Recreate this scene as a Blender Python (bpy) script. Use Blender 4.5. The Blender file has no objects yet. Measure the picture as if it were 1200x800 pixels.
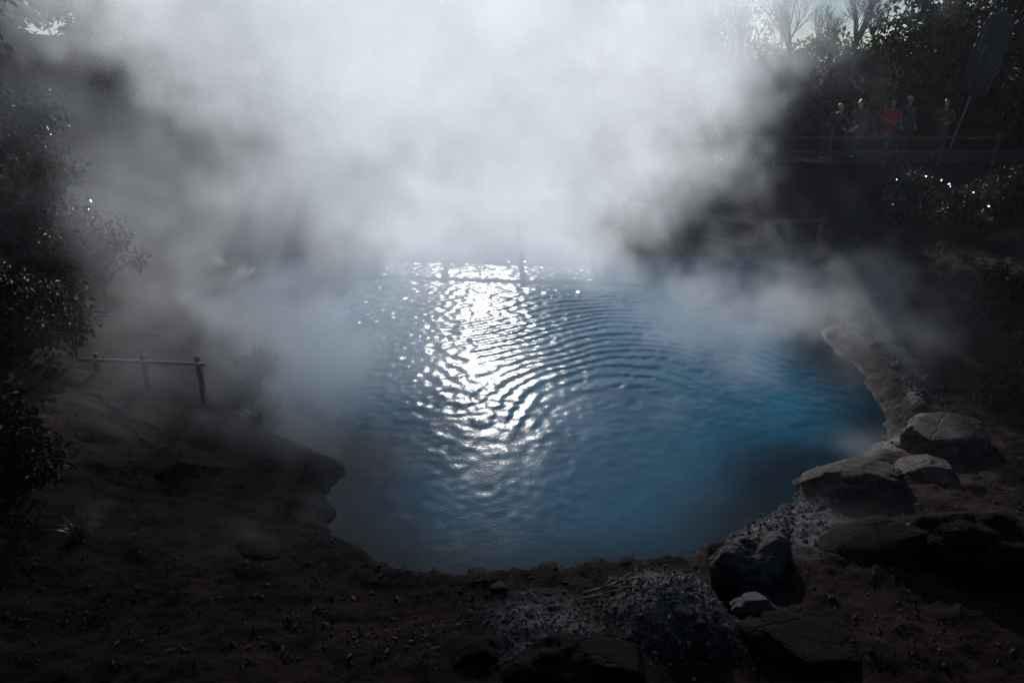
import bpy, bmesh, math, random
import numpy as np
from mathutils import Vector, Matrix, noise as mnoise

R = math.radians
scene = bpy.context.scene
COL = scene.collection

# ------------------------------------------------------------------ camera
CAM_Z, PITCH, FPX = 5.0, R(21.0), 857.0
cd = bpy.data.cameras.new('camera')
cam = bpy.data.objects.new('camera', cd)
COL.objects.link(cam)
cam.location = (0, 0, CAM_Z)
cam.rotation_euler = (R(90) - PITCH, 0, 0)
cd.sensor_width = 36
cd.lens = 36 * FPX / 1200
cd.clip_start = 0.05
cd.clip_end = 3000
scene.camera = cam

# ------------------------------------------------------------------ light
SUN_EL, SUN_AZ = R(21.0), R(-2.4)          # azimuth: left (-) or right (+) of the view axis
w = bpy.data.worlds.new('World')
scene.world = w
w.use_nodes = True
wn = w.node_tree
bg = wn.nodes['Background']
sky = wn.nodes.new('ShaderNodeTexSky')
sky.sky_type = 'NISHITA'
sky.sun_disc = False
sky.sun_elevation = SUN_EL
sky.sun_rotation = SUN_AZ
sky.altitude = 50
sky.dust_density = 0.0
sky.air_density = 0.75
sky.ozone_density = 1.0
wn.links.new(sky.outputs[0], bg.inputs[0])
bg.inputs[1].default_value = 0.06
sl = bpy.data.lights.new('sun', 'SUN')
sl.energy = 5.0
sl.angle = R(0.5)
sl.color = (1.0, 0.98, 0.95)
sun = bpy.data.objects.new('sun', sl)
COL.objects.link(sun)
to_sun = Vector((math.sin(SUN_AZ) * math.cos(SUN_EL), math.cos(SUN_AZ) * math.cos(SUN_EL), math.sin(SUN_EL)))
sun.rotation_euler = to_sun.to_track_quat('Z', 'Y').to_euler()
sun.location = to_sun * 60

vs = scene.view_settings
vs.view_transform = 'Standard'
vs.look = 'None'
vs.gamma = 1
vs.exposure = 0.02
vs.use_curve_mapping = False
scene.render.engine = 'CYCLES'
cy = scene.cycles
cy.use_denoising = True
cy.denoiser = 'OPENIMAGEDENOISE'
cy.use_adaptive_sampling = True
cy.adaptive_threshold = 0.02
cy.max_bounces = 8
cy.diffuse_bounces = 2
cy.glossy_bounces = 2
cy.transmission_bounces = 2
cy.transparent_max_bounces = 8
cy.volume_bounces = 3
cy.volume_step_rate = 3.2
cy.volume_max_steps = 256
cy.caustics_reflective = False
cy.caustics_refractive = False
cy.sample_clamp_indirect = 4

# ------------------------------------------------------------------ helpers
CP, SP = math.cos(PITCH), math.sin(PITCH)


def ray(px, py):
    u, v = (px - 600) / FPX, (400 - py) / FPX
    return Vector((u, CP + v * SP, -SP + v * CP))


def P(px, py, z):
    """point of the horizontal plane z that this direction of view meets"""
    r = ray(px, py)
    return Vector((0, 0, CAM_Z)) + r * ((z - CAM_Z) / r.z)


def PY(px, py, y):
    r = ray(px, py)
    return Vector((0, 0, CAM_Z)) + r * (y / r.y)


def depth(p):
    return p.y * CP - (p.z - CAM_Z) * SP


def sstep(a, b, x):
    t = np.clip((x - a) / (b - a), 0, 1)
    return t * t * (3 - 2 * t)


def tag(o, label=None, cat=None, group=None, kind=None):
    if label: o['label'] = label
    if cat: o['category'] = cat
    if group: o['group'] = group
    if kind: o['kind'] = kind
    return o


def link(name, me, m=None, parent=None):
    o = bpy.data.objects.new(name, me)
    COL.objects.link(o)
    if m is not None and me is not None and not me.materials:
        me.materials.append(m)
    if parent is not None:
        o.parent = parent
    return o


def empty(name, loc, rz=0):
    o = bpy.data.objects.new(name, None)
    COL.objects.link(o)
    o.location = loc
    o.rotation_euler = (0, 0, rz)
    o.empty_display_size = 0.2
    return o


def pydata(name, v, f, smooth=True):
    me = bpy.data.meshes.new(name)
    me.from_pydata([tuple(map(float, p)) for p in v], [], [tuple(map(int, q)) for q in f])
    if smooth:
        me.polygons.foreach_set('use_smooth', [True] * len(me.polygons))
    me.update()
    return me


def npmesh(name, V, F, smooth=True):
    """V (n,3), F (m,k) numpy arrays"""
    me = bpy.data.meshes.new(name)
    n, (m, k) = len(V), F.shape
    me.vertices.add(n)
    me.vertices.foreach_set('co', np.ascontiguousarray(V, np.float32).ravel())
    me.loops.add(m * k)
    me.loops.foreach_set('vertex_index', np.ascontiguousarray(F, np.int32).ravel())
    me.polygons.add(m)
    me.polygons.foreach_set('loop_start', np.arange(0, m * k, k, dtype=np.int32))
    me.polygons.foreach_set('loop_total', np.full(m, k, np.int32))
    me.polygons.foreach_set('use_smooth', np.full(m, smooth, bool))
    me.update(calc_edges=True)
    return me


def grid_faces(nx, ny):
    i = np.arange(nx - 1)[:, None] * ny + np.arange(ny - 1)[None, :]
    i = i.ravel()
    return np.stack([i, i + ny, i + ny + 1, i + 1], 1)


class Tubes:
    """collects tapered tubes into one mesh"""
    def __init__(self, sides=6):
        self.v, self.f, self.s = [], [], sides

    def add(self, pts, rad, cap=True):
        pts = [Vector(p) for p in pts]
        n, s, b = len(pts), self.s, len(self.v)
        up = Vector((0, 0, 1))
        for i, p in enumerate(pts):
            d = (pts[min(i + 1, n - 1)] - pts[max(i - 1, 0)])
            d = d.normalized() if d.length > 1e-9 else Vector((0, 0, 1))
            a = d.cross(up if abs(d.z) < 0.95 else Vector((1, 0, 0))).normalized()
            c = d.cross(a)
            r = rad[i] if hasattr(rad, '__len__') else rad
            for k in range(s):
                t = 2 * math.pi * k / s
                self.v.append(p + (a * math.cos(t) + c * math.sin(t)) * r)
        for i in range(n - 1):
            for k in range(s):
                k2 = (k + 1) % s
                self.f.append((b + i * s + k, b + i * s + k2, b + (i + 1) * s + k2, b + (i + 1) * s + k))
        if cap:
            self.f.append(tuple(b + k for k in range(s))[::-1])
            self.f.append(tuple(b + (n - 1) * s + k for k in range(s)))

    def mesh(self, name):
        return pydata(name, self.v, self.f)


# ------------------------------------------------------------------ materials
def mat(name, base, rough=0.8, var=0.35, nscale=6.0, bump=0.0, bscale=30.0, spec=0.5, second=None, coords='Object', sub=0.0):
    m = bpy.data.materials.new(name)
    m.use_nodes = True
    nt = m.node_tree
    N, L = nt.nodes, nt.links
    b = N['Principled BSDF']
    b.inputs['Roughness'].default_value = rough
    b.inputs['Specular IOR Level'].default_value = spec
    tc = N.new('ShaderNodeTexCoord')
    n1 = N.new('ShaderNodeTexNoise')
    n1.inputs['Scale'].default_value = nscale
    n1.inputs['Detail'].default_value = 6
    n1.inputs['Roughness'].default_value = 0.65
    L.new(tc.outputs[coords], n1.inputs['Vector'])
    cr = N.new('ShaderNodeValToRGB')
    cr.color_ramp.elements[0].position = 0.3
    cr.color_ramp.elements[1].position = 0.7
    lo = tuple(c * (1 - var) for c in base) + (1,)
    hi = tuple(min(1, c * (1 + var)) for c in (second or base)) + (1,)
    cr.color_ramp.elements[0].color = lo
    cr.color_ramp.elements[1].color = hi
    L.new(n1.outputs['Fac'], cr.inputs['Fac'])
    L.new(cr.outputs[0], b.inputs['Base Color'])
    if bump:
        n2 = N.new('ShaderNodeTexNoise')
        n2.inputs['Scale'].default_value = bscale
        n2.inputs['Detail'].default_value = 8
        n2.inputs['Roughness'].default_value = 0.7
        L.new(tc.outputs[coords], n2.inputs['Vector'])
        bp = N.new('ShaderNodeBump')
        bp.inputs['Strength'].default_value = bump
        bp.inputs['Distance'].default_value = 0.03
        L.new(n2.outputs['Fac'], bp.inputs['Height'])
        L.new(bp.outputs[0], b.inputs['Normal'])
    m['principled'] = b.name
    return m


M = {}
M['rock'] = mat('dark_rock', (0.030, 0.024, 0.024), 0.65, 0.5, 5, 1.0, 28, 0.10, (0.05, 0.043, 0.042))
M['rock_brown'] = mat('brown_rock', (0.032, 0.022, 0.02), 0.62, 0.5, 5, 1.0, 25, 0.10, (0.055, 0.042, 0.037))
M['rock_pale'] = mat('pale_rock', (0.13, 0.115, 0.112), 0.75, 0.4, 7, 1.0, 30, 0.3)
M['rock_grey'] = mat('grey_rock', (0.06, 0.053, 0.054), 0.6, 0.5, 6, 1.0, 26, 0.12, (0.08, 0.071, 0.072))
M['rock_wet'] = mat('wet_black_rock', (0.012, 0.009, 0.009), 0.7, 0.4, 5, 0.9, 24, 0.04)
def weather(m, stain=(0.16, 0.148, 0.15)):
    nt = m.node_tree
    N, L = nt.nodes, nt.links
    b = N['Principled BSDF']; tc = N['Texture Coordinate']
    base = b.inputs['Base Color'].links[0].from_socket
    bump = b.inputs['Normal'].links[0].from_node
    v = N.new('ShaderNodeTexVoronoi'); v.feature = 'DISTANCE_TO_EDGE'; v.inputs['Scale'].default_value = 1.9
    n = N.new('ShaderNodeTexNoise'); n.inputs['Scale'].default_value = 3; n.inputs['Detail'].default_value = 6
    L.new(tc.outputs['Object'], n.inputs['Vector'])
    ad = N.new('ShaderNodeMix'); ad.data_type = 'RGBA'; ad.inputs[0].default_value = 0.35
    L.new(tc.outputs['Object'], ad.inputs[6]); L.new(n.outputs['Color'], ad.inputs[7]); L.new(ad.outputs[2], v.inputs['Vector'])
    r = N.new('ShaderNodeMapRange'); r.inputs[1].default_value = 0.0; r.inputs[2].default_value = 0.035
    L.new(v.outputs['Distance'], r.inputs[0])
    b2 = N.new('ShaderNodeBump'); b2.inputs['Strength'].default_value = 0.9; b2.inputs['Distance'].default_value = 0.06
    L.new(r.outputs[0], b2.inputs['Height']); L.new(bump.outputs[0], b2.inputs['Normal']); L.new(b2.outputs[0], b.inputs['Normal'])
    n2 = N.new('ShaderNodeTexNoise'); n2.inputs['Scale'].default_value = 2.6; n2.inputs['Detail'].default_value = 10; n2.inputs['Roughness'].default_value = 0.75
    L.new(tc.outputs['Object'], n2.inputs['Vector'])
    r2 = N.new('ShaderNodeMapRange'); r2.inputs[1].default_value = 0.56; r2.inputs[2].default_value = 0.68; r2.inputs[4].default_value = 0.7
    L.new(n2.outputs['Fac'], r2.inputs[0])
    x = N.new('ShaderNodeMix'); x.data_type = 'RGBA'
    L.new(r2.outputs[0], x.inputs[0]); L.new(base, x.inputs[6]); x.inputs[7].default_value = stain + (1,)
    L.new(x.outputs[2], b.inputs['Base Color'])


for k_ in ('rock', 'rock_brown', 'rock_grey', 'rock_pale'): weather(M[k_])
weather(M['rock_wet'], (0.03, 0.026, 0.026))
M['gravel'] = mat('gravel_stone', (0.04, 0.036, 0.036), 0.75, 0.6, 22, 0.3, 60, 0.25, (0.10, 0.092, 0.092))
M['wood'] = mat('weathered_wood', (0.055, 0.042, 0.036), 0.7, 0.4, 9, 0.6, 40, 0.4)
M['bark'] = mat('bark', (0.045, 0.035, 0.03), 0.85, 0.4, 8, 0.7, 30, 0.3)
M['twig'] = mat('dry_twig', (0.17, 0.14, 0.12), 0.6, 0.4, 12, 0.5, 60, 0.4)
M['path'] = mat('path_paving', (0.04, 0.035, 0.035), 0.9, 0.3, 3, 0.4, 20, 0.1)
M['bamboo'] = mat('bamboo_pole', (0.20, 0.17, 0.13), 0.4, 0.3, 6, 0.1, 20, 0.5)
M['skin'] = mat('skin', (0.30, 0.19, 0.14), 0.5, 0.08, 8)
M['hair_dark'] = mat('dark_hair', (0.012, 0.010, 0.010), 0.35, 0.3, 40, 0.3, 90)
M['hair_grey'] = mat('grey_hair', (0.30, 0.29, 0.29), 0.45, 0.3, 40, 0.3, 90)
M['red_cloth'] = mat('red_jacket_cloth', (0.36, 0.018, 0.024), 0.7, 0.2, 10, 0.3, 30)
M['rust_cloth'] = mat('rust_jacket_cloth', (0.07, 0.028, 0.022), 0.7, 0.3, 10, 0.3, 30)
M['black_cloth'] = mat('black_cloth', (0.018, 0.017, 0.02), 0.75, 0.3, 10, 0.3, 30)
M['navy_cloth'] = mat('navy_cloth', (0.02, 0.024, 0.04), 0.75, 0.3, 10, 0.3, 30)
M['grey_cloth'] = mat('grey_cloth', (0.045, 0.045, 0.05), 0.75, 0.3, 10, 0.3, 30)
M['canvas'] = mat('dark_canvas', (0.02, 0.019, 0.022), 0.8, 0.25, 5, 0.3, 60)
M['metal'] = mat('dull_metal', (0.25, 0.25, 0.26), 0.35, 0.2, 8)
M['cable'] = mat('black_cable', (0.01, 0.01, 0.011), 0.5, 0.1, 8)


def leaf_mat(name, base, rough, spec=0.5):
    m = mat(name, base, rough, 0.4, 1.7, 0, spec=spec)
    nt = m.node_tree
    b = nt.nodes['Principled BSDF']
    out = nt.nodes['Material Output']
    tr = nt.nodes.new('ShaderNodeBsdfTranslucent')
    tr.inputs['Color'].default_value = (base[0] * 1.3, base[1] * 1.4, base[2] * 0.8, 1)
    mx = nt.nodes.new('ShaderNodeMixShader')
    mx.inputs[0].default_value = 0.18
    nt.links.new(b.outputs[0], mx.inputs[1])
    nt.links.new(tr.outputs[0], mx.inputs[2])
    nt.links.new(mx.outputs[0], out.inputs['Surface'])
    return m


M['leaf'] = leaf_mat('evergreen_leaf', (0.013, 0.014, 0.011), 0.6, 0.12)
M['leaf_gloss'] = leaf_mat('glossy_leaf', (0.016, 0.018, 0.014), 0.22, 0.7)
M['grass'] = leaf_mat('grass_blade', (0.05, 0.055, 0.025), 0.45)

# ground: dark volcanic soil, pale mineral crust by the water, mound and ledge paled as if sunlit, moss patches
def ground_material():
    m = mat('volcanic_ground', (0.020, 0.0115, 0.0137), 0.95, 0.45, 1.8, 1.0, 16, 0.03, (0.024, 0.016, 0.0165))
    nt = m.node_tree
    N, L = nt.nodes, nt.links
    b = N['Principled BSDF']
    base = b.inputs['Base Color'].links[0].from_socket
    tc = N['Texture Coordinate']
    def attr(n):
        a = N.new('ShaderNodeAttribute'); a.attribute_name = n
        return a.outputs['Fac']
    def mix(fac, c0, c1):
        x = N.new('ShaderNodeMix'); x.data_type = 'RGBA'
        L.new(fac, x.inputs[0]); L.new(c0, x.inputs[6])
        if isinstance(c1, tuple): x.inputs[7].default_value = c1
        else: L.new(c1, x.inputs[7])
        return x.outputs[2]
    def noise(sc, lo, hi):
        n = N.new('ShaderNodeTexNoise'); n.inputs['Scale'].default_value = sc
        n.inputs['Detail'].default_value = 7; n.inputs['Roughness'].default_value = 0.7
        L.new(tc.outputs['Object'], n.inputs['Vector'])
        r = N.new('ShaderNodeMapRange'); r.inputs[1].default_value = lo; r.inputs[2].default_value = hi
        L.new(n.outputs['Fac'], r.inputs[0])
        return r.outputs[0]
    def mul(a, c):
        x = N.new('ShaderNodeMath'); x.operation = 'MULTIPLY'; L.new(a, x.inputs[0])
        if isinstance(c, float): x.inputs[1].default_value = c
        else: L.new(c, x.inputs[1])
        return x.outputs[0]
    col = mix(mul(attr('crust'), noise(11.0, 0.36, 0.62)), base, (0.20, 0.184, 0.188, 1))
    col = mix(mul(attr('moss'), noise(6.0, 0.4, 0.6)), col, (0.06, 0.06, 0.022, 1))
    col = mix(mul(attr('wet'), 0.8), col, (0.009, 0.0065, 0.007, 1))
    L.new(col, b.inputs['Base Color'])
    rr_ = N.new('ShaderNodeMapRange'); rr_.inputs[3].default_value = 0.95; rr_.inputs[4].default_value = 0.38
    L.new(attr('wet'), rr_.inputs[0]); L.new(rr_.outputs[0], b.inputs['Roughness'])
    return m


M['ground'] = ground_material()

# water: milky cobalt, mirror-like skin
def water_material():
    m = bpy.data.materials.new('milky_blue_water')
    m.use_nodes = True
    nt = m.node_tree
    N, L = nt.nodes, nt.links
    b = N['Principled BSDF']
    b.inputs['Roughness'].default_value = 0.18
    b.inputs['IOR'].default_value = 1.333
    b.inputs['Specular IOR Level'].default_value = 0.17
    tc = N.new('ShaderNodeTexCoord')
    a = N.new('ShaderNodeAttribute'); a.attribute_name = 'shore_tone'
    n = N.new('ShaderNodeTexNoise'); n.inputs['Scale'].default_value = 0.6; n.inputs['Detail'].default_value = 4
    L.new(tc.outputs['Object'], n.inputs['Vector'])
    cr = N.new('ShaderNodeValToRGB')
    cr.color_ramp.elements[0].position = 0.3; cr.color_ramp.elements[0].color = (0.0005, 0.098, 0.178, 1)
    cr.color_ramp.elements[1].position = 0.7; cr.color_ramp.elements[1].color = (0.001, 0.132, 0.222, 1)
    L.new(n.outputs['Fac'], cr.inputs[0])
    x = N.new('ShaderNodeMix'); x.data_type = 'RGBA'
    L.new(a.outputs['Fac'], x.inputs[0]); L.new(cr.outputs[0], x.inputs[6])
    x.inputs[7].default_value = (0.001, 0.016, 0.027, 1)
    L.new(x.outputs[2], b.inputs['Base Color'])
    n2 = N.new('ShaderNodeTexNoise'); n2.inputs['Scale'].default_value = 22; n2.inputs['Detail'].default_value = 3
    L.new(tc.outputs['Object'], n2.inputs['Vector'])
    bp = N.new('ShaderNodeBump'); bp.inputs['Strength'].default_value = 0.2; bp.inputs['Distance'].default_value = 0.01
    L.new(n2.outputs['Fac'], bp.inputs['Height']); L.new(bp.outputs[0], b.inputs['Normal'])
    return m


M['water'] = water_material()

# ------------------------------------------------------------------ the pond outline
SHORE = [(300, 430), (293, 478), (330, 506), (372, 520), (414, 544), (396, 578), (404, 612), (440, 642), (500, 662),
         (560, 662), (640, 652), (720, 645), (790, 637), (850, 612), (900, 592), (928, 556), (950, 542), (985, 534), (1012, 522),
         (1024, 492), (1014, 458), (988, 426), (957, 392), (968, 350), (985, 318), (930, 292), (830, 284),
         (720, 276), (610, 268), (500, 264), (400, 270), (310, 290), (262, 330), (272, 380)]
ctrl = [np.array(P(x, y, 0.0)[:2]) for x, y in SHORE]
poly = []
for i in range(len(ctrl)):
    p0, p1, p2, p3 = (ctrl[(i + k) % len(ctrl)] for k in (-1, 0, 1, 2))
    for t in np.linspace(0, 1, 5, endpoint=False):
        poly.append(0.5 * (2 * p1 + (p2 - p0) * t + (2 * p0 - 5 * p1 + 4 * p2 - p3) * t ** 2 + (3 * p1 - p0 - 3 * p2 + p3) * t ** 3))
poly = np.array(poly)


def signed_distance(X, Y):
    x, y = X.ravel(), Y.ravel()
    d = np.full(x.shape, 1e9)
    inside = np.zeros(x.shape, bool)
    for a, b in zip(poly, np.roll(poly, -1, 0)):
        e = b - a
        t = np.clip(((x - a[0]) * e[0] + (y - a[1]) * e[1]) / (e @ e + 1e-12), 0, 1)
        d = np.minimum(d, (x - a[0] - t * e[0]) ** 2 + (y - a[1] - t * e[1]) ** 2)
        c = ((a[1] > y) != (b[1] > y))
        with np.errstate(divide='ignore', invalid='ignore'):
            xi = (b[0] - a[0]) * (y - a[1]) / (b[1] - a[1]) + a[0]
        inside ^= c & (x < xi)
    d = np.sqrt(d)
    return np.where(inside, -d, d).reshape(X.shape)


def terrain_distance(X, Y):
    """distance to the water with a ragged rim"""
    return signed_distance(X, Y) + 0.10 * fbm(X, Y, 1.7, 14, 4) + 0.05 * fbm(X, Y, 6.0, 15, 3)


def fbm(X, Y, scale, seed, octaves=5):
    out = np.empty(X.size)
    for i, (a, b) in enumerate(zip(X.ravel(), Y.ravel())):
        out[i] = mnoise.fractal((a * scale + seed * 7.3, b * scale - seed * 3.1, seed * 1.7), 0.9, 2.1, octaves)
    return out.reshape(X.shape)


LEDGE = [P(*q) for q in ((970, 384, 0.1), (1000, 398, 0.1), (1035, 424, 0.1), (1060, 452, 0.1), (1074, 484, 0.1))]
MOUND = P(792, 712, 0.35)
GULLY = [P(*q) for q in ((768, 636, 0.1), (812, 646, 0.1), (838, 680, 0.15), (862, 724, 0.2))]


def seg_dist(X, Y, pts):
    d = np.full(X.shape, 1e9)
    for a, b in zip(pts, pts[1:]):
        ex, ey = b.x - a.x, b.y - a.y
        t = np.clip(((X - a.x) * ex + (Y - a.y) * ey) / (ex * ex + ey * ey), 0, 1)
        d = np.minimum(d, np.hypot(X - a.x - t * ex, Y - a.y - t * ey))
    return d


def height(X, Y, D, rough=None):
    out = np.maximum(D, 0)
    h = np.where(D < 0, -0.05 - 0.55 * sstep(0, 1.6, -D), 0.24 * sstep(0, 0.5, D) - 0.05)
    h = h + 0.12 * sstep(0.5, 2.0, out)
    # steep bank under the lookout, far terrace with the path, slopes left and right
    h += 2.2 * sstep(3.0, 0.6, Y)
    far = 0.85 * sstep(18.6, 20.2, Y) + 1.0 * sstep(20.6, 21.6, Y) * sstep(0.5, 6.0, X) + 0.05 * np.maximum(Y - 26, 0)
    far = np.minimum(far, 3.0)
    right = np.where(Y < 20, 1.0, 0.0) * 0 + 1.5 * sstep(7.2, 11.5, X) * sstep(1.0, 6.0, Y)
    left = 0.30 * np.maximum(-6.4 - X, 0) + 0.5 * sstep(-4.0, -6.5, X)
    left = np.minimum(left, 6) * sstep(0, 3, out + 1.2)
    h = h + np.maximum(np.maximum(far, right * (Y < 60)), left)
    # mound, gully
    gm = np.exp(-(((X - MOUND.x) / 0.52) ** 2 + ((Y - MOUND.y) / 0.50) ** 2) ** 1.5)
    h += 0.26 * gm
    h += 0.11 * np.exp(-(seg_dist(X, Y, LEDGE) / 0.15) ** 2)
    g = seg_dist(X, Y, GULLY)
    h = np.where(D > 0.02, np.maximum(h - 0.30 * np.exp(-(g / 0.13) ** 4), np.minimum(h, 0.045)), h)
    if rough is not None:
        h += rough * np.where(D < 0, 0.3, sstep(-0.2, 0.6, D))
    return h


def ground_z(x, y):
    X, Y = np.array([[x]], float), np.array([[y]], float)
    D = terrain_distance(X, Y)
    r = 0.05 * fbm(X, Y, 0.7, 3, 4) + 0.045 * fbm(X, Y, 2.6, 5, 5)
    return float(height(X, Y, D, r)[0, 0])


def spaced(lo, flo, fhi, hi, step, growth=1.12):
    a = list(np.arange(flo, fhi, step))
    s, x = step, flo
    pre = []
    while x > lo:
        s *= growth; x -= s; pre.append(x)
    s, x = step, a[-1]
    post = []
    while x < hi:
        s *= growth; x += s; post.append(x)
    return np.array(pre[::-1] + a + post)


gx = spaced(-500, -3.6, 6.6, 500, 0.035, 1.06)
gy = spaced(-120, 3.6, 10.5, 700, 0.035, 1.05)
GX, GY = np.meshgrid(gx, gy, indexing='ij')
GD = terrain_distance(GX, GY)
rough = 0.05 * fbm(GX, GY, 0.7, 3, 4) + 0.045 * fbm(GX, GY, 2.6, 5, 5)
path_zone = sstep(21.5, 22, GY) * sstep(26, 25.4, GY)
GZ = height(GX, GY, GD, rough * (1 - path_zone))
fine = 0.016 * fbm(GX, GY, 11.0, 9, 4) * sstep(0, 0.4, GD) * (np.hypot(GX, GY - 6) < 9)
GZ = GZ + fine
gme = npmesh('ground', np.stack([GX.ravel(), GY.ravel(), GZ.ravel()], 1), grid_faces(len(gx), len(gy)))
near_right = sstep(-0.6, 1.4, GX) * sstep(9.5, 8.0, GY)
crust = 0.5 * np.exp(-(np.abs(GD - 0.12) / 0.22) ** 2) * sstep(2.2, 4.2, GX)
crust = np.maximum(crust, 0.75 * np.exp(-(seg_dist(GX, GY, LEDGE) / 0.11) ** 2))  # ledge paled in colour, standing in for sun along its crest
crust = np.maximum(crust, np.exp(-(((GX - MOUND.x) / 0.6) ** 2 + ((GY - MOUND.y - 0.1) / 0.55) ** 2) ** 2))  # mound paled in colour to stand in for sunlight on it
for q, rr in (((905, 620, 0), 0.7), ((940, 560, 0), 0.35), ((1052, 530, 0), 0.4), ((640, 745, 0.1), 0.45)):
    c = P(*q)
    crust = np.maximum(crust, np.exp(-(((GX - c.x) ** 2 + (GY - c.y) ** 2) / rr ** 2) ** 2))
crust = crust * (1 - 0.9 * np.exp(-(seg_dist(GX, GY, GULLY) / 0.15) ** 4))
mc = P(700, 705, 0.2)
moss = np.exp(-((GX - mc.x) ** 2 / 0.12 + (GY - mc.y) ** 2 / 0.08))
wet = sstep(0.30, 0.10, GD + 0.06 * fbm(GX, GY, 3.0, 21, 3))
wet = np.maximum(wet, 1.0 * (seg_dist(GX, GY, GULLY) < 0.15))  # gully course darkened through the same mask as the wet rim
for nme, arr in (('crust', crust * (1 - 0.8 * wet)), ('moss', moss), ('wet', wet)):
    at = gme.attributes.new(nme, 'FLOAT', 'POINT')
    at.data.foreach_set('value', arr.ravel().astype(np.float32))
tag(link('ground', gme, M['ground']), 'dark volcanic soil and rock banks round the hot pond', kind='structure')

# ------------------------------------------------------------------ water surface
wx = np.arange(poly[:, 0].min() - 0.3, poly[:, 0].max() + 0.3, 0.032)
wy = np.arange(poly[:, 1].min() - 0.3, poly[:, 1].max() + 0.3, 0.034)
WX, WY = np.meshgrid(wx, wy, indexing='ij')


def fft_noise(shape, slope, seed, kmin=0.0, kmax=1.0, aniso=None):
    rng = np.random.default_rng(seed)
    f = np.fft.rfftn(rng.standard_normal(shape).astype(np.float32))
    ks = [np.fft.fftfreq(n) for n in shape[:-1]] + [np.fft.rfftfreq(shape[-1])]
    if aniso is not None:
        ks = [k * a for k, a in zip(ks, aniso)]
    k = np.sqrt(sum(np.reshape(q, [-1 if i == j else 1 for j in range(len(shape))]) ** 2 for i, q in enumerate(ks)))
    k[(0,) * len(shape)] = 1
    amp = k ** (-slope)
    amp[(k < kmin) | (k > kmax)] = 0
    amp[(0,) * len(shape)] = 0
    o = np.fft.irfftn(f * amp, s=shape).astype(np.float32)
    return (o - o.mean()) / (o.std() + 1e-9)


UPWELL = P(800, 545, 0)
wn_big = fft_noise(WX.shape, 2.2, 11, 0.004, 0.06)
wn_mid = fft_noise(WX.shape, 1.6, 12, 0.06, 0.22)
warp = fft_noise(WX.shape, 2.5, 13, 0.003, 0.03)
rr = np.hypot(WX - UPWELL.x, (WY - UPWELL.y) * 0.9)
ph = rr * 2 * math.pi / 0.29 + 5.5 * warp + 2.2 * wn_big + 0.35 * wn_mid
ring_amp = sstep(0.5, 1.8, rr) * np.exp(-rr / 9.0) * (0.3 + 0.7 * sstep(-1.6, 1.2, WY - UPWELL.y))
modu = 0.08 + 1.0 * sstep(-0.9, 1.3, fft_noise(WX.shape, 2.2, 15, 0.003, 0.04))
WZ = 0.0100 * np.sin(ph + 0.5 * np.sin(ph)) * ring_amp * modu
ph2 = rr * 2 * math.pi / 0.71 + 2.0 * wn_big
WZ += 0.004 * np.sin(ph2) * ring_amp
WZ += 0.007 * wn_big + 0.0032 * wn_mid
WD = signed_distance(WX, WY)
WZ *= 0.36 + 0.64 * sstep(8.0, 11.5, WY)
WZ *= 0.25 + 0.75 * sstep(0.0, 1.0, -WD)
wf = grid_faces(len(wx), len(wy))
keep = WD.ravel()[wf].min(1) < 0.9
wf = wf[keep]
used = np.unique(wf)
remap = np.full(WX.size, -1); remap[used] = np.arange(len(used))
wme = npmesh('pond_water', np.stack([WX.ravel(), WY.ravel(), WZ.ravel()], 1)[used], remap[wf])
at = wme.attributes.new('shore_tone', 'FLOAT', 'POINT')
sh = sstep(-1.2, 0.15, WD + 0.2 * warp)  # water colour turns darker toward the shore
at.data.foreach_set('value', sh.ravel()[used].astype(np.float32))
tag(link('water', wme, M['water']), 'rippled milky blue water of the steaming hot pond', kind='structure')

# ------------------------------------------------------------------ path on the far terrace
nx = 90
xs = np.linspace(-40, 40, nx)
ys = np.linspace(22.1, 25.3, 6)
X, Y = np.meshgrid(xs, ys, indexing='ij')
PATH_Z = 2.02
pz = float(height(np.array([[12.0]]), np.array([[23.5]]), np.array([[4.0]]))[0, 0]) + 0.03
PATH_Z = pz
Zp = pz - 1.0 + sstep(0.5, 6.0, X) + 0.004 * np.sin(X * 1.3) + (1.7 * sstep(7.2, 11.5, X) * 0)
V = np.stack([X.ravel(), Y.ravel(), Zp.ravel()], 1)
F = grid_faces(nx, 6)
tag(link('path', npmesh('path', V, F), M['path']), 'paved visitor path along the far terrace', kind='structure')

# ------------------------------------------------------------------ boulders
def boulder_mesh(seed, sub=5, lump=0.28, grit=0.03, flat=0.0):
    bm = bmesh.new()
    bmesh.ops.create_icosphere(bm, subdivisions=sub, radius=1)
    o = Vector((seed * 3.7, seed * 1.9, seed * 5.1))
    rg = random.Random(seed)
    cuts = []
    for _ in range(11):
        c = Vector((rg.gauss(0, 1), rg.gauss(0, 1), rg.gauss(0.25, .8))).normalized()
        cuts.append((c, rg.uniform(0.66, 0.95)))
    for v in bm.verts:
        n = v.co.normalized()
        d = 1 + lump * mnoise.fractal(n * 1.1 + o, 1.0, 2.0, 3)
        c = mnoise.cell_vector(n * 1.6 + o)
        d += 0.10 * lump * (mnoise.voronoi(n * 1.7 + o)[0][0] - 0.4) * 4
        d += grit * mnoise.fractal(n * 6 + o, 0.8, 2.1, 5) + grit * 0.35 * mnoise.fractal(n * 24 + o, 0.7, 2.1, 3)
        v.co = n * d
        for c, lim in cuts:
            e = v.co.dot(c) - lim
            if e > 0: v.co -= c * e * 0.82
        if flat and v.co.z > 1 - flat:
            v.co.z = 1 - flat + (v.co.z - 1 + flat) * 0.35
    me = bpy.data.meshes.new('boulder')
    bm.to_mesh(me); bm.free()
    me.polygons.foreach_set('use_smooth', [True] * len(me.polygons))
    return me


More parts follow.
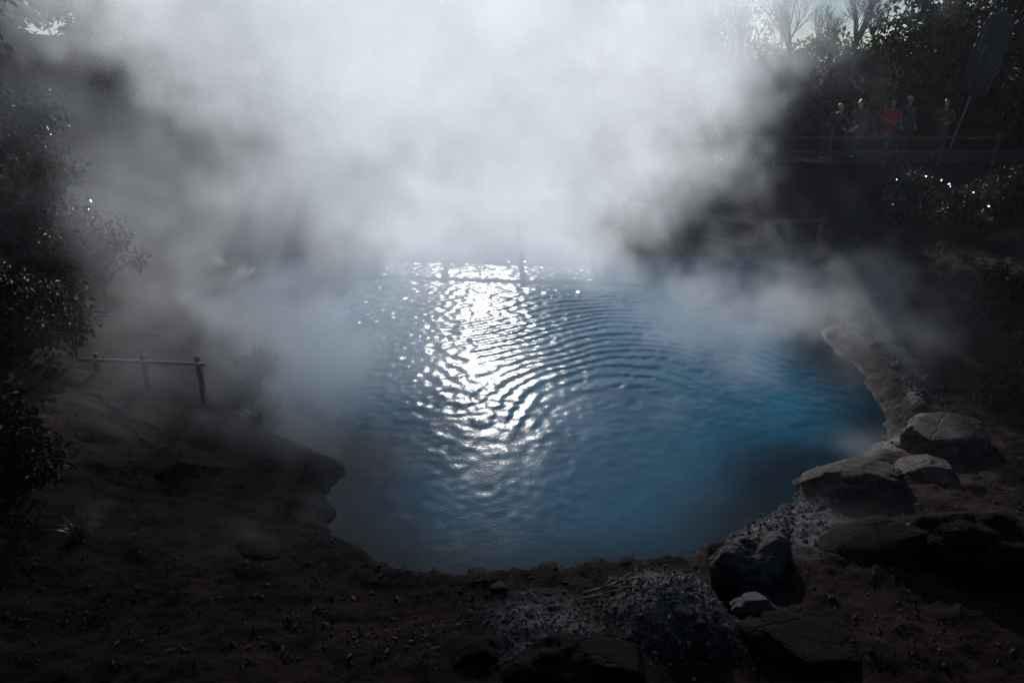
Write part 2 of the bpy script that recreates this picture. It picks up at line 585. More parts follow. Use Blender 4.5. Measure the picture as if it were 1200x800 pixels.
def boulder(px, py, z, wpx, ry, rz, seed, m, label, rot=0.0, tilt=0.0, sub=5, lump=0.28, grit=0.03, name='boulder', group=None, flat=0.0, cat='boulder'):
    p = P(px, py, z)
    rx = wpx * 0.5 * depth(p) / FPX
    o = link(name, boulder_mesh(seed, sub, lump, grit, flat), m)
    o.location = p
    o.scale = (rx, rx * ry, rx * rz)
    o.rotation_euler = (tilt, 0, rot)
    return tag(o, label, cat, group)


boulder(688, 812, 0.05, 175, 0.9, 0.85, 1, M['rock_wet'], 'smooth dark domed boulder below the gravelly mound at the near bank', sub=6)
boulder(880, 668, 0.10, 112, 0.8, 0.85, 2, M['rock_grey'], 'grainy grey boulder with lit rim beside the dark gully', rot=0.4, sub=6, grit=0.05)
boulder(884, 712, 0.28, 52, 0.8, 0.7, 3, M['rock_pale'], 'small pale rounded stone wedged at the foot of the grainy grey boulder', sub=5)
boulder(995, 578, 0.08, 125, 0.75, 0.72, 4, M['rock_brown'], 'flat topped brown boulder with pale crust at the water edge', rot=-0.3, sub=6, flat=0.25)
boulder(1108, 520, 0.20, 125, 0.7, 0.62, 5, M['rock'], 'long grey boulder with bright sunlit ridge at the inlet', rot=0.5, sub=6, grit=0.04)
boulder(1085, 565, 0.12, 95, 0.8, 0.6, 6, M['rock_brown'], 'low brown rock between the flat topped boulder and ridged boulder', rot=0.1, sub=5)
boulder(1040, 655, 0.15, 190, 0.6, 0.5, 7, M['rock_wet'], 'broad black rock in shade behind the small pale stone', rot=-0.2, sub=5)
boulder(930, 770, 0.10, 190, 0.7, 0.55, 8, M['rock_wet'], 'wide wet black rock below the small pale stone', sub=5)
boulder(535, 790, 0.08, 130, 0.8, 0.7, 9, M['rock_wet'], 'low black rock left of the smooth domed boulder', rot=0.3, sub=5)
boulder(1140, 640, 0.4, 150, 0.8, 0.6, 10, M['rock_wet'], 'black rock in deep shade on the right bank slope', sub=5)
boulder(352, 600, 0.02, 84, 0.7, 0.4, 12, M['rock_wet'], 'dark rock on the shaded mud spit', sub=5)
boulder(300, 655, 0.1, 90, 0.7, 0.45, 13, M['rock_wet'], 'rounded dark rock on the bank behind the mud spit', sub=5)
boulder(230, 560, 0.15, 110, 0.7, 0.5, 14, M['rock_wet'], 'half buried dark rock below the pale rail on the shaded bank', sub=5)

# stones that can be picked out along the shores
rng = random.Random(5)
stone_meshes = [boulder_mesh(30 + i, 3, 0.35, 0.05) for i in range(5)]
STONES = [(640, 668), (668, 660), (690, 672), (720, 664), (612, 690), (590, 706), (655, 690), (745, 655), (560, 690), (700, 652),
          (625, 705), (575, 672), (1000, 397), (1018, 410), (1036, 424), (1050, 440), (1063, 455), (1070, 470), (985, 388), (1045, 448),
          (1062, 478), (905, 605), (890, 612), (920, 590), (945, 600), (875, 600), (905, 650), (930, 630), (408, 600), (414, 622),
          (398, 590), (1055, 528), (1047, 548), (1066, 505), (1052, 497), (790, 760), (760, 780), (800, 742), (815, 770)]
for i, (px, py) in enumerate(STONES):
    p = P(px + rng.uniform(-14, 14), py + rng.uniform(-7, 9), 0.05)
    z = ground_z(p.x, p.y)
    near = py > 640 and 540 < px < 760
    right = py < 500 and px > 900
    o = link('shore_stone', stone_meshes[i % 5], None)
    if not o.data.materials: o.data.materials.append(M['rock'])
    s = rng.uniform(0.03, 0.11) * (1.2 if right else 1)
    o.location = (p.x, p.y, z + s * rng.uniform(-.25, .15))
    o.scale = (s * rng.uniform(0.9, 1.5), s * rng.uniform(0.8, 1.2), s * rng.uniform(0.5, 0.9))
    o.rotation_euler = (rng.uniform(-.3, .3), rng.uniform(-.3, .3), rng.uniform(0, 6))
    if near: lab, g = 'small dark stone lying on the muddy near shore', 'stones on the near shore'
    elif right: lab, g = 'small stone on the rocky ledge along the right shore', 'stones on the right ledge'
    elif px < 500: lab, g = 'small dark stone at the tip of the shaded mud spit', 'stones on the mud spit'
    elif px > 1040: lab, g = 'small stone in the inlet beside the ridged boulder', 'stones in the inlet'
    elif py > 735: lab, g = 'small stone on the slope of the gravelly mound', 'stones on the mound'
    else: lab, g = 'small stone on the pale crust between the two larger boulders', 'stones on the pale crust'
    tag(o, lab, 'stone', g)

# loose gravel: nobody could count it
def gravel(litter=False):
    rs = np.random.default_rng(4)
    t = np.array([(1, 1, 1), (1, -1, -1), (-1, 1, -1), (-1, -1, 1)], float) / 1.7
    base_v = np.array([(1, 0, 0), (-1, 0, 0), (0, 1, 0), (0, -1, 0), (0, 0, 1), (0, 0, -1)], float)
    base_f = np.array([(0, 2, 4), (2, 1, 4), (1, 3, 4), (3, 0, 4), (2, 0, 5), (1, 2, 5), (3, 1, 5), (0, 3, 5)])
    pts = []
    for _ in range(1500):
        a, r = rs.uniform(0, 6.28), abs(rs.normal(0, 0.36))
        pts.append((MOUND.x + r * math.cos(a), MOUND.y + r * math.sin(a) * 0.95, rs.uniform(0.2, 1) ** 3 * 0.024 + 0.004))
    for _ in range(1300):                      # ledge on the right shore
        i = rs.integers(0, 30)
        q = P(975, 386, 0).lerp(P(1072, 484, 0), rs.uniform(0, 1))
        k = rs.uniform(0, 1)
        a, b = (P(975, 386, 0), P(1035, 424, 0)) if k < .5 else (P(1035, 424, 0), P(1074, 484, 0))
        q = a.lerp(b, rs.uniform(0, 1))
        pts.append((q.x + rs.normal(0.12, 0.12), q.y + rs.normal(0, 0.1), rs.uniform(0.012, 0.04)))
    for _ in range(900):
        q = P(rs.normal(640, 60), rs.normal(752, 26), 0.1)
        pts.append((q.x, q.y, rs.uniform(0.2, 1) ** 3 * 0.024 + 0.004))
    for _ in range(1200):
        q = P(rs.normal(915, 32), rs.normal(600, 32), 0.05)
        pts.append((q.x, q.y, rs.uniform(0.2, 1) ** 3 * 0.026 + 0.004))
    if litter:                                 # over the whole near bank
        pts = []
        for _ in range(4500):
            q = P(rs.uniform(-50, 1250), rs.uniform(470, 800), 0.15)
            pts.append((q.x, q.y, rs.uniform(0.15, 1) ** 4 * 0.028 + 0.003))
    pts = np.array(pts)
    X, Y = pts[None, :, 0], pts[None, :, 1]
    D = terrain_distance(X, Y)
    r = 0.05 * fbm(X, Y, 0.7, 3, 4) + 0.045 * fbm(X, Y, 2.6, 5, 5) + 0.016 * fbm(X, Y, 11, 9, 4) * sstep(0, .4, D)
    Z = height(X, Y, D, r)[0]
    ok = (D[0] > 0.02) & (seg_dist(X, Y, GULLY)[0] > 0.16)
    pts, Z = pts[ok], Z[ok]
    n = len(pts)
    jit = rs.uniform(0.6, 1.4, (n, 6, 1))
    ang = rs.uniform(0, 6.28, n)
    c, s = np.cos(ang), np.sin(ang)
    V = base_v[None] * jit
    V = np.stack([V[..., 0] * c[:, None] - V[..., 1] * s[:, None], V[..., 0] * s[:, None] + V[..., 1] * c[:, None], V[..., 2] * 0.7], -1)
    V = V * pts[:, 2][:, None, None] + np.stack([pts[:, 0], pts[:, 1], Z + pts[:, 2] * 0.2], 1)[:, None]
    F = (base_f[None] + 6 * np.arange(n)[:, None, None]).reshape(-1, 3)
    if litter:
        o = link('litter', npmesh('litter', V.reshape(-1, 3), F, False), M['rock_brown'])
        tag(o, 'dark grit and crumbs of stone strewn over the near bank', 'grit', kind='stuff')
        return
    o = link('gravel', npmesh('gravel', V.reshape(-1, 3), F, False), M['gravel'])
    tag(o, 'loose grey gravel on the mound and along the shore ledge', 'gravel', kind='stuff')


gravel()
gravel(True)


def leaf_litter():
    rs = np.random.default_rng(8)
    q = [P(rs.uniform(-40, 1240), rs.uniform(520, 800), 0.15) for _ in range(2200)]
    X = np.array([[p.x for p in q]]); Y = np.array([[p.y for p in q]])
    D = terrain_distance(X, Y)
    r = 0.05 * fbm(X, Y, 0.7, 3, 4) + 0.045 * fbm(X, Y, 2.6, 5, 5) + 0.016 * fbm(X, Y, 11, 9, 4)
    Z = height(X, Y, D, r)[0] + 0.012
    ok = D[0] > 0.1
    C = np.stack([X[0], Y[0], Z], 1)[ok]
    n = len(C)
    a = rs.uniform(0, 6.28, n)
    ax = np.stack([np.cos(a), np.sin(a), rs.uniform(-.25, .25, n)], 1)
    sd = np.stack([-np.sin(a), np.cos(a), rs.uniform(-.35, .35, n)], 1)
    l = (rs.uniform(.2, 1, n) ** 2 * .07 + .02)[:, None]
    wd = l * rs.uniform(.08, .5, n)[:, None]
    V = np.stack([C - ax * l * .5, C + sd * wd * .5 + [0, 0, .006], C + ax * l * .5, C - sd * wd * .5 + [0, 0, .006]], 1).reshape(-1, 3)
    b = 4 * np.arange(n)[:, None]
    F = np.concatenate([b + np.array([[0, 1, 2]]), b + np.array([[0, 2, 3]])], 0)
    o = link('leaf_litter', npmesh('leaf_litter', V, F, False), mat('dead_leaf', (0.05, 0.034, 0.028), 0.8, 0.6, 14, spec=0.15))
    tag(o, 'fallen leaves and bits of twig lying over the dark near bank', 'leaf litter', kind='stuff')


leaf_litter()

# dead branches lying on the mound
BR = [((682, 688), (742, 684), .015, .06), ((684, 695), (748, 700), .014, .04), ((716, 671), (728, 684), .011, .10), ((700, 692), (740, 674), .016, .09),
      ((728, 680), (758, 672), .013, .12), ((728, 712), (744, 694), .011, .05), ((735, 672), (752, 700), .012, .11)]
BLAB = ['pale dead branch lying flat along the mossy edge of the mound', 'lowest of the dead branches in the small pile on the mound',
        'short upright stub of dead twig sticking up from the pile', 'slanting dead branch crossing the pile on the mound',
        'curved dead twig at the right end of the pile', 'thin dead twig below the pile pointing down the mound', 'knotty dead branch laid across the pile top']
for i, (a, b, r, hz) in enumerate(BR):
    a, b = P(a[0], a[1], 0.30), P(b[0], b[1], 0.33)
    a.z, b.z = ground_z(a.x, a.y) + hz * 0.3, ground_z(b.x, b.y) + hz
    t = Tubes(7)
    rg = random.Random(i)
    pts = [a.lerp(b, k / 6) + Vector((rg.uniform(-1, 1), rg.uniform(-1, 1), rg.uniform(-.5, 1))) * 0.010 for k in range(7)]
    t.add(pts, [r * (1 - 0.08 * k) for k in range(7)])
    d = (b - a)
    for k in (2, 4):
        q = pts[k]
        e = q + d * 0.22 + Vector((rg.uniform(-.06, .06), rg.uniform(-.06, .06), 0.05))
        t.add([q, q.lerp(e, .5) + Vector((0, 0, .008)), e], [r * .6, r * .45, r * .25])
    tag(link('dead_branch', t.mesh('dead_branch'), M['twig']), BLAB[i], 'branch', 'dead branches piled on the mound')

# ------------------------------------------------------------------ fences
def pole(name, a, b, r, m, parent, seed=0, sides=10, wob=0.006):
    t = Tubes(sides)
    rg = random.Random(seed)
    a, b = Vector(a), Vector(b)
    n = 8
    pts = [a.lerp(b, k / n) + Vector((rg.uniform(-1, 1), rg.uniform(-1, 1), rg.uniform(-1, 1))) * wob for k in range(n + 1)]
    t.add(pts, [r * rg.uniform(.92, 1.06) for _ in range(n + 1)])
    return link(name, t.mesh(name), m, parent)


def fence(line, top, low, r_post, r_rail, m, label, heights=None, cat='fence'):
    root = empty('log_fence', (0, 0, 0))
    tag(root, label, cat)
    prev = None
    for i, (x, y) in enumerate(line):
        z = ground_z(x, y)
        if heights is not None: z = heights
        pole('post', (x, y, z - 0.25), (x, y, z + top + 0.12), r_post, m, root, 50 + i, wob=0.004)
        if prev is not None:
            for hgt in (top, low):
                pole('rail', (prev[0], prev[1] - 0.02, prev[2] + hgt), (x, y - 0.02, z + hgt), r_rail, m, root, 90 + i * 3 + int(hgt * 10))
        prev = (x, y, z)
    return root


fence([(-3.6, 20.9), (-1.8, 20.75), (0.15, 20.6), (1.95, 20.4), (3.1, 20.1), (4.95, 19.75), (6.6, 19.4), (8.1, 18.9)], 1.08, 0.45, 0.085, 0.06,
      M['wood'], 'log post and rail fence along the far shore of the pond, half lost in steam')
# low rail at the front edge of the visitor path
fence([(6.0, 21.75), (7.6, 21.75), (9.2, 21.75), (10.8, 21.75), (12.4, 21.75), (14.0, 21.75)], 0.75, 0.35, 0.05, 0.035,
      M['wood'], 'thin wooden railing in front of the visitors on the terrace path', heights=pz - 0.02)
a, b = P(92, 421, 0.95), P(240, 427, 0.92)
root = empty('rail_fence', (0, 0, 0))
tag(root, 'short fence with one pale bamboo rail on the shaded left bank', 'fence')
pole('rail', a, b, 0.028, M['bamboo'], root, 3, wob=0.004)
for k, f in enumerate((0.12, 0.5, 0.93)):
    q = a.lerp(b, f)
    pole('post', (q.x, q.y + 0.07, ground_z(q.x, q.y) - 0.2), (q.x, q.y + 0.07, q.z + 0.08), 0.04, M['wood'], root, 20 + k)

# ------------------------------------------------------------------ foliage
def leaves(centers, radii, per, size, seed, shell=0.55, droop=0.35, asp=2.2):
    """numpy cloud of folded leaves round clump centres"""
    rs = np.random.default_rng(seed)
    n = len(centers) * per
    C = np.repeat(np.asarray(centers, float), per, 0)
    Rr = np.repeat(np.asarray(radii, float), per, 0)
    d = rs.normal(size=(n, 3)); d /= np.linalg.norm(d, axis=1)[:, None]
    rad = (shell + (1 - shell) * rs.random(n) ** 0.6)
    pos = C + d * Rr * rad[:, None]
    # leaf axis outward, mixed with random, normal roughly up
    ax = d * 0.6 + rs.normal(size=(n, 3)) * 0.7; ax[:, 2] -= droop
    ax /= np.linalg.norm(ax, axis=1)[:, None]
    up = rs.normal(size=(n, 3)) * 0.55 + np.array([0, 0, 1.0]) + d * 0.5
    sd = np.cross(ax, up); sd /= np.linalg.norm(sd, axis=1)[:, None] + 1e-9
    nr = np.cross(sd, ax)
    s = size * rs.uniform(0.6, 1.35, n)[:, None]
    wdt = s / asp
    v0 = pos
    v1 = pos + ax * s * 0.5 + sd * wdt * 0.5 + nr * s * 0.06
    v2 = pos + ax * s - nr * s * 0.08
    v3 = pos + ax * s * 0.5 - sd * wdt * 0.5 + nr * s * 0.06
    V = np.stack([v0, v1, v2, v3], 1).reshape(-1, 3)
    b = 4 * np.arange(n)[:, None]
    F = np.concatenate([b + np.array([[0, 1, 2]]), b + np.array([[0, 2, 3]])], 0)
    return V, F


def grow(t, rg, p, d, length, r, level, tips, spread=0.6, split=3, up=0.12):
    n = 4
    pts, rad = [p], [r]
    q, dd = Vector(p), Vector(d)
    for k in range(n):
        dd = (dd + Vector((rg.uniform(-1, 1), rg.uniform(-1, 1), rg.uniform(-.6, 1))) * 0.16 + Vector((0, 0, up * 0.4))).normalized()
        q = q + dd * length / n
        pts.append(q.copy()); rad.append(r * (1 - 0.42 * (k + 1) / n))
    t.add(pts, rad, cap=level == 0)
    if level == 0:
        tips.append(q)
        return
    for k in range(split):
        f = rg.uniform(0.35, 1.0) if k else 1.0
        i = min(n, max(1, round(f * n)))
        ang = rg.uniform(0, 6.28)
        perp = dd.orthogonal().normalized()
        perp = Matrix.Rotation(ang, 3, dd) @ perp
        nd = (dd + perp * spread * rg.uniform(.6, 1.3)).normalized()
        grow(t, rg, pts[i], nd, length * rg.uniform(.58, .8), rad[i] * rg.uniform(.55, .75), level - 1, tips, spread, split, up)


def evergreen(seed, h, rx, n_clump=46, per=110, size=0.26, crown_lo=0.22, m='leaf'):
    """returns (trunk mesh, crown mesh)"""
    rg = random.Random(seed)
    t = Tubes(7)
    tips = []
    grow(t, rg, Vector((0, 0, -0.3)), Vector((0, 0, 1)), h * 0.36, h * 0.022 + 0.04, 3, tips, 0.7, 3)
    cs, rs_ = [], []
    for k in range(n_clump):
        z = h * (crown_lo + (1 - crown_lo) * rg.random())
        f = math.sin(math.pi * min(1, max(0.12, (z / h - crown_lo) / (1 - crown_lo) * 0.8 + 0.16))) ** 0.7
        a, r = rg.uniform(0, 6.28), rx * f * math.sqrt(rg.uniform(0.05, 1))
        cs.append((r * math.cos(a), r * math.sin(a), z))
        s = rx * rg.uniform(.22, .40)
        rs_.append((s, s, s * 0.7))
    V, F = leaves(cs, rs_, per, size, seed)
    return t.mesh('trunk'), npmesh('crown', V, F, False)


HEDGE = evergreen(104, 3.3, 2.1, 60, 130, 0.20, 0.03)
WOOD = evergreen(105, 11, 3.5, 100, 170, 0.40, 0.02)
EV = [evergreen(101, 9, 3.0, 46, 150, 0.30), evergreen(102, 12, 3.3, 56, 150, 0.32), evergreen(103, 15, 3.6, 66, 150, 0.34, 0.15), HEDGE, WOOD]
for tm, cm in EV:
    tm.materials.append(M['bark']); cm.materials.append(M['leaf'])


def place_tree(kind, x, y, s, rz, label, group=None, z=None):
    root = empty('evergreen_tree', (x, y, ground_z(x, y) if z is None else z), rz)
    root.scale = (s, s, s)
    link('trunk', EV[kind][0], None, root)
    link('crown', EV[kind][1], None, root)
    return tag(root, label, 'tree', group)


G1 = 'evergreen trees on the left slope'
for k, x, y, s, r in ((4, -6.2, 33, .60, 0.3), (4, -10.4, 34, .76, 2.3), (4, -15.2, 33, 1.0, 1.3), (0, -12.0, 27, .8, 1.2), (1, -15.0, 21, .8, 2.0), (1, -12.5, 16.0, .85, 2.9), (1, -11.0, 12.2, .72, 4.0),  # woodland-kind trees here are added behind the steam to shade the left pond
                      (2, -14.5, 31, 1.15, 5.2), (2, -18.6, 37, 1.1, .9), (0, -9.6, 9.0, .62, 3.3)):
    place_tree(k, x, y, s, r, 'dark broadleaf evergreen standing on the slope left of the pond behind the steam', G1)
for k, x, y, s, r in ((1, -24.5, 34, 1.5, 2.6), (1, -21, 30, 1.3, 1.6), (1, -34, 40, 1.2, .3), (2, -28.5, 42, 1.0, 1.3), (1, -23.5, 44, 1.2, 2.2), (2, -19, 45, .9, 3.1), (1, -14.5, 46, 1.05, 4.0), (1, -10.2, 45, 1.0, 5.5), (1, -6.0, 46, 1.05, .8),
                      (1, -2.0, 45, 1.0, 1.8), (1, 1.8, 46, 1.05, 2.9), (1, 5.6, 45, .95, 3.6), (1, 9.2, 45.5, .95, 4.9), (1, -12.3, 52, 1.3, .4), (1, -7.2, 53, 1.3, 1.4), (1, -2.0, 52, 1.3, 2.4), (1, 3.0, 53, 1.3, 3.4), (1, 8.0, 52, 1.25, 4.4), (1, -17.5, 53, 1.3, 5.4)):
    place_tree(4, x, y, s * 0.68, r, 'evergreen of the far woodland row hidden behind the plume', 'woodland row beyond the plume')
G2 = 'evergreen trees behind the path'
place_tree(1, 17.4, 31.0, 1.0, .4, 'tall dark evergreen behind the leaning closed parasol', None)
place_tree(2, 20.4, 34.5, .8, 1.9, 'dense dark evergreen rising behind the tall one by the parasol', None)
t_ = place_tree(0, 7.0, 28.8, 1.2, 1.1, 'narrow evergreen at the edge of the plume behind the thin railing', None)
t_.scale = (.66, .66, 1.1)
place_tree(0, 21.5, 27, 1.15, 3.0, 'dark evergreen at the right end of the visitor path', None)
HL = ['left end bush of the dark hedge, veiled by the plume', 'hedge bush under the veiled bare tree', 'hedge bush under the upright bare tree', 'hedge bush behind the leaning grey haired visitor',
      'hedge bush under the leaning bare tree', 'hedge bush behind the red jacket', 'hedge bush behind the rust jacket', 'hedge bush behind the foot of the parasol', 'right end bush of the dark hedge beyond the parasol']
for i, (x, y, s, r) in enumerate(((4.6, 28.6, .95, .2), (6.9, 28.4, .98, 1.0), (9.2, 28.3, .92, 2.2), (11.4, 28.4, 1.0, 4.1), (13.6, 28.2, .97, 5.0), (15.9, 28.4, 1.05, 2.7), (18.2, 28.0, 1.15, 2.0), (20.4, 27.6, 1.2, .9), (22.8, 27.2, 1.25, 3.9))):
    place_tree(3, x, y, s, r, HL[i], 'hedge row behind the path').name = 'hedge_bush'

# bare trees against the sky
def bare_tree(px, py, y, d, length, r, level, seed, label, spread=0.55):
    p = PY(px, py, y)
    z = ground_z(p.x, p.y)
    root = empty('bare_tree', (p.x, p.y, z))
    t = Tubes(5); tips = []
    rg = random.Random(seed)
    t.add([Vector((0, 0, -0.3)), Vector((0.02, 0, (p.z - z) * .5)), Vector((0, 0, p.z - z))], [r * 1.5, r * 1.2, r], True)
    link('trunk', t.mesh('trunk'), M['bark'], root)
    t = Tubes(4)
    for k in range(3):
        dd = (Vector(d) + Vector((rg.uniform(-.5, .5), rg.uniform(-.3, .3), rg.uniform(0, .2)))).normalized()
        grow(t, rg, Vector((0, 0, p.z - z - 0.05)), dd, length, r * .75, level, tips, spread, 4, 0.25)
    cr = link('crown', t.mesh('crown'), M['bark'], root)
    tag(root, label, 'tree')


for a in ((925, 66, 33, (-.05, 0, 1), 1.25, 0.12, 4, 7, 'upright bare tree above the hedge, next to the plume'),
          (990, 70, 32, (.75, 0, .8), 1.5, 0.11, 4, 8, 'bare tree with limbs leaning toward the dark evergreen'),
          (955, 70, 35, (.1, 0, 1), 1.0, 0.08, 4, 9, 'slender bare tree between the upright and leaning ones'),
          (868, 84, 34, (-.3, 0, 1), 1.2, 0.09, 4, 10, 'bare tree veiled by the edge of the steam plume'),
          (1165, 50, 36, (.2, 0, 1), 1.0, 0.07, 4, 12, 'bare tree whose branches show above the leaning parasol'),
          (905, 70, 36, (.3, 0, 1), 0.9, 0.06, 4, 13, 'thin twiggy tree crossing the upright bare tree'),
          (1025, 62, 36, (-.2, 0, 1), 1.0, 0.07, 4, 14, 'twiggy tree behind the leaning bare limbs'),
          (975, 68, 38, (-.4, 0, 1), 0.9, 0.06, 4, 15, 'low twiggy tree rising from the middle of the hedge')):
    bare_tree(*a)


def shrub(px, py, z, wpx, hpx, n_clump, per, size, seed, label, m='leaf_gloss', name='shrub', gz=None):
    p = P(px, py, z)
    z = ground_z(p.x, p.y)
    s = depth(p) / FPX
    wd, ht = wpx * s, hpx * s
    rg = random.Random(seed)
    root = empty(name, (p.x, p.y, z - 0.02))
    cs, rs_ = [], []
    t = Tubes(5)
    for k in range(n_clump):
        a, r = rg.uniform(0, 6.28), math.sqrt(rg.random())
        zz = ht * rg.uniform(0.12, 0.9)
        f = 1 - 0.5 * (zz / ht)
        c = Vector((r * math.cos(a) * wd * .42 * f, r * math.sin(a) * wd * .36 * f, zz))
        q = wd * rg.uniform(.10, .19)
        cs.append(c); rs_.append((q, q, q * .8))
        t.add([(0, 0, -0.1), Vector((c.x * .35, c.y * .35, c.z * .5)), c], [.03, .02, .008])
    link('stem', t.mesh('stem'), M['bark'], root)
    V, F = leaves(cs, rs_, per, size, seed, shell=0.3)
    link('foliage', npmesh('foliage', V, F, False), M[m], root)
    return tag(root, label, 'shrub')


shrub(850, 285, 0.1, 95, 95, 26, 120, 0.10, 61, 'tall glossy leaved shrub in front of the log fence')
shrub(1000, 292, 0.5, 80, 50, 20, 110, 0.09, 62, 'low glossy shrub at the right shore next to the drifting steam')
shrub(1060, 285, 0.7, 100, 55, 22, 110, 0.09, 63, 'spreading glossy shrub on the right bank below the visitors')
shrub(1120, 300, 0.9, 90, 60, 18, 100, 0.10, 64, 'dark shrub in shade at the far right of the bank')
shrub(790, 272, 0.6, 45, 55, 12, 90, 0.09, 65, 'small shrub at the fence post beside the tall shrub')
shrub(60, 330, 1.2, 170, 210, 40, 120, 0.13, 66, 'big glossy evergreen shrub on the left slope in haze')
shrub(30, 410, 1.0, 190, 110, 40, 120, 0.11, 75, 'wide dark shrub on the left slope below the glossy one', m='leaf')
shrub(125, 345, 0.9, 120, 70, 26, 110, 0.10, 76, 'low dark shrub above the pale bamboo rail', m='leaf')
shrub(-25, 540, 1.0, 190, 110, 36, 120, 0.10, 77, 'dark shrub on the near left slope above the lit grass tuft', m='leaf')
shrub(300, 440, 0.2, 60, 55, 14, 90, 0.09, 68, 'shrub overhanging the water at the shaded left shore', m='leaf')
shrub(1165, 258, 1.6, 120, 50, 24, 110, 0.11, 73, 'dark spreading shrub on the bank beneath the parasol', m='leaf')
shrub(1190, 325, 1.5, 120, 60, 24, 110, 0.11, 74, 'dark low shrub behind the rocky ledge and ridged boulder', m='leaf')
shrub(1235, 380, 1.5, 160, 90, 26, 110, 0.12, 70, 'wide dark shrub on the right bank slope', m='leaf')


def tuft(px, py, z, n, ln, seed, label, m='grass'):
    p = P(px, py, z)
    p.z = ground_z(p.x, p.y)
    rs = random.Random(seed)
    root = empty('grass_tuft', p)
    v, f = [], []
    for k in range(n):
        a, lean, l = rs.uniform(0, 6.28), rs.uniform(.2, 1.0), ln * rs.uniform(.5, 1.1)
        b = Vector((rs.gauss(0, ln * .12), rs.gauss(0, ln * .12), -0.02))
        d = Vector((math.cos(a), math.sin(a), 0))
        s = d.cross(Vector((0, 0, 1))) * ln * 0.025
        i = len(v)
        pts = [b, b + d * lean * l * .3 + Vector((0, 0, l * .55)), b + d * lean * l * .8 + Vector((0, 0, l * .8)), b + d * lean * l * 1.15 + Vector((0, 0, l * .65))]
        for j, q in enumerate(pts):
            wv = s * (1 - j * .3)
            v += [q - wv, q + wv]
        for j in range(3):
            f.append((i + 2 * j, i + 2 * j + 1, i + 2 * j + 3, i + 2 * j + 2))
    link('blades', pydata('blades', v, f), M[m], root)
    return tag(root, label, 'grass')


tuft(90, 616, 0.5, 46, 0.30, 1, 'pale lit tuft of grass on the dark left bank')
tuft(300, 492, 0.1, 60, 0.45, 2, 'tuft of long grass hanging over the shaded left shore')
tuft(318, 470, 0.1, 50, 0.40, 3, 'smaller grass tuft beside the long one at the shaded shore')
tuft(600, 735, 0.15, 30, 0.10, 4, 'short grass tuft above the smooth domed boulder')
tuft(712, 716, 0.3, 40, 0.12, 5, 'mossy green tuft at the foot of the branch pile')
tuft(800, 765, 0.3, 24, 0.14, 6, 'dry tuft at the bottom of the gravelly mound')

# ------------------------------------------------------------------ people on the terrace path
def skinned(name, verts, edges, m, parent, root=0, sub=2):
    """verts: name -> (x, y, z, r)"""
    keys = list(verts)
    idx = {k: i for i, k in enumerate(keys)}
    me = bpy.data.meshes.new(name)
    me.from_pydata([verts[k][:3] for k in keys], [(idx[a], idx[b]) for a, b in edges], [])
    o = link(name, me, m, parent)
    sk = o.modifiers.new('skin', 'SKIN')
    sk.use_smooth_shade = True
    for k in keys:
        d = me.skin_vertices[0].data[idx[k]]
        r = verts[k][3]
        d.radius = (r, r)
        d.use_root = (idx[k] == root)
    s = o.modifiers.new('subdivision', 'SUBSURF')
    s.levels = sub; s.render_levels = sub
    return o


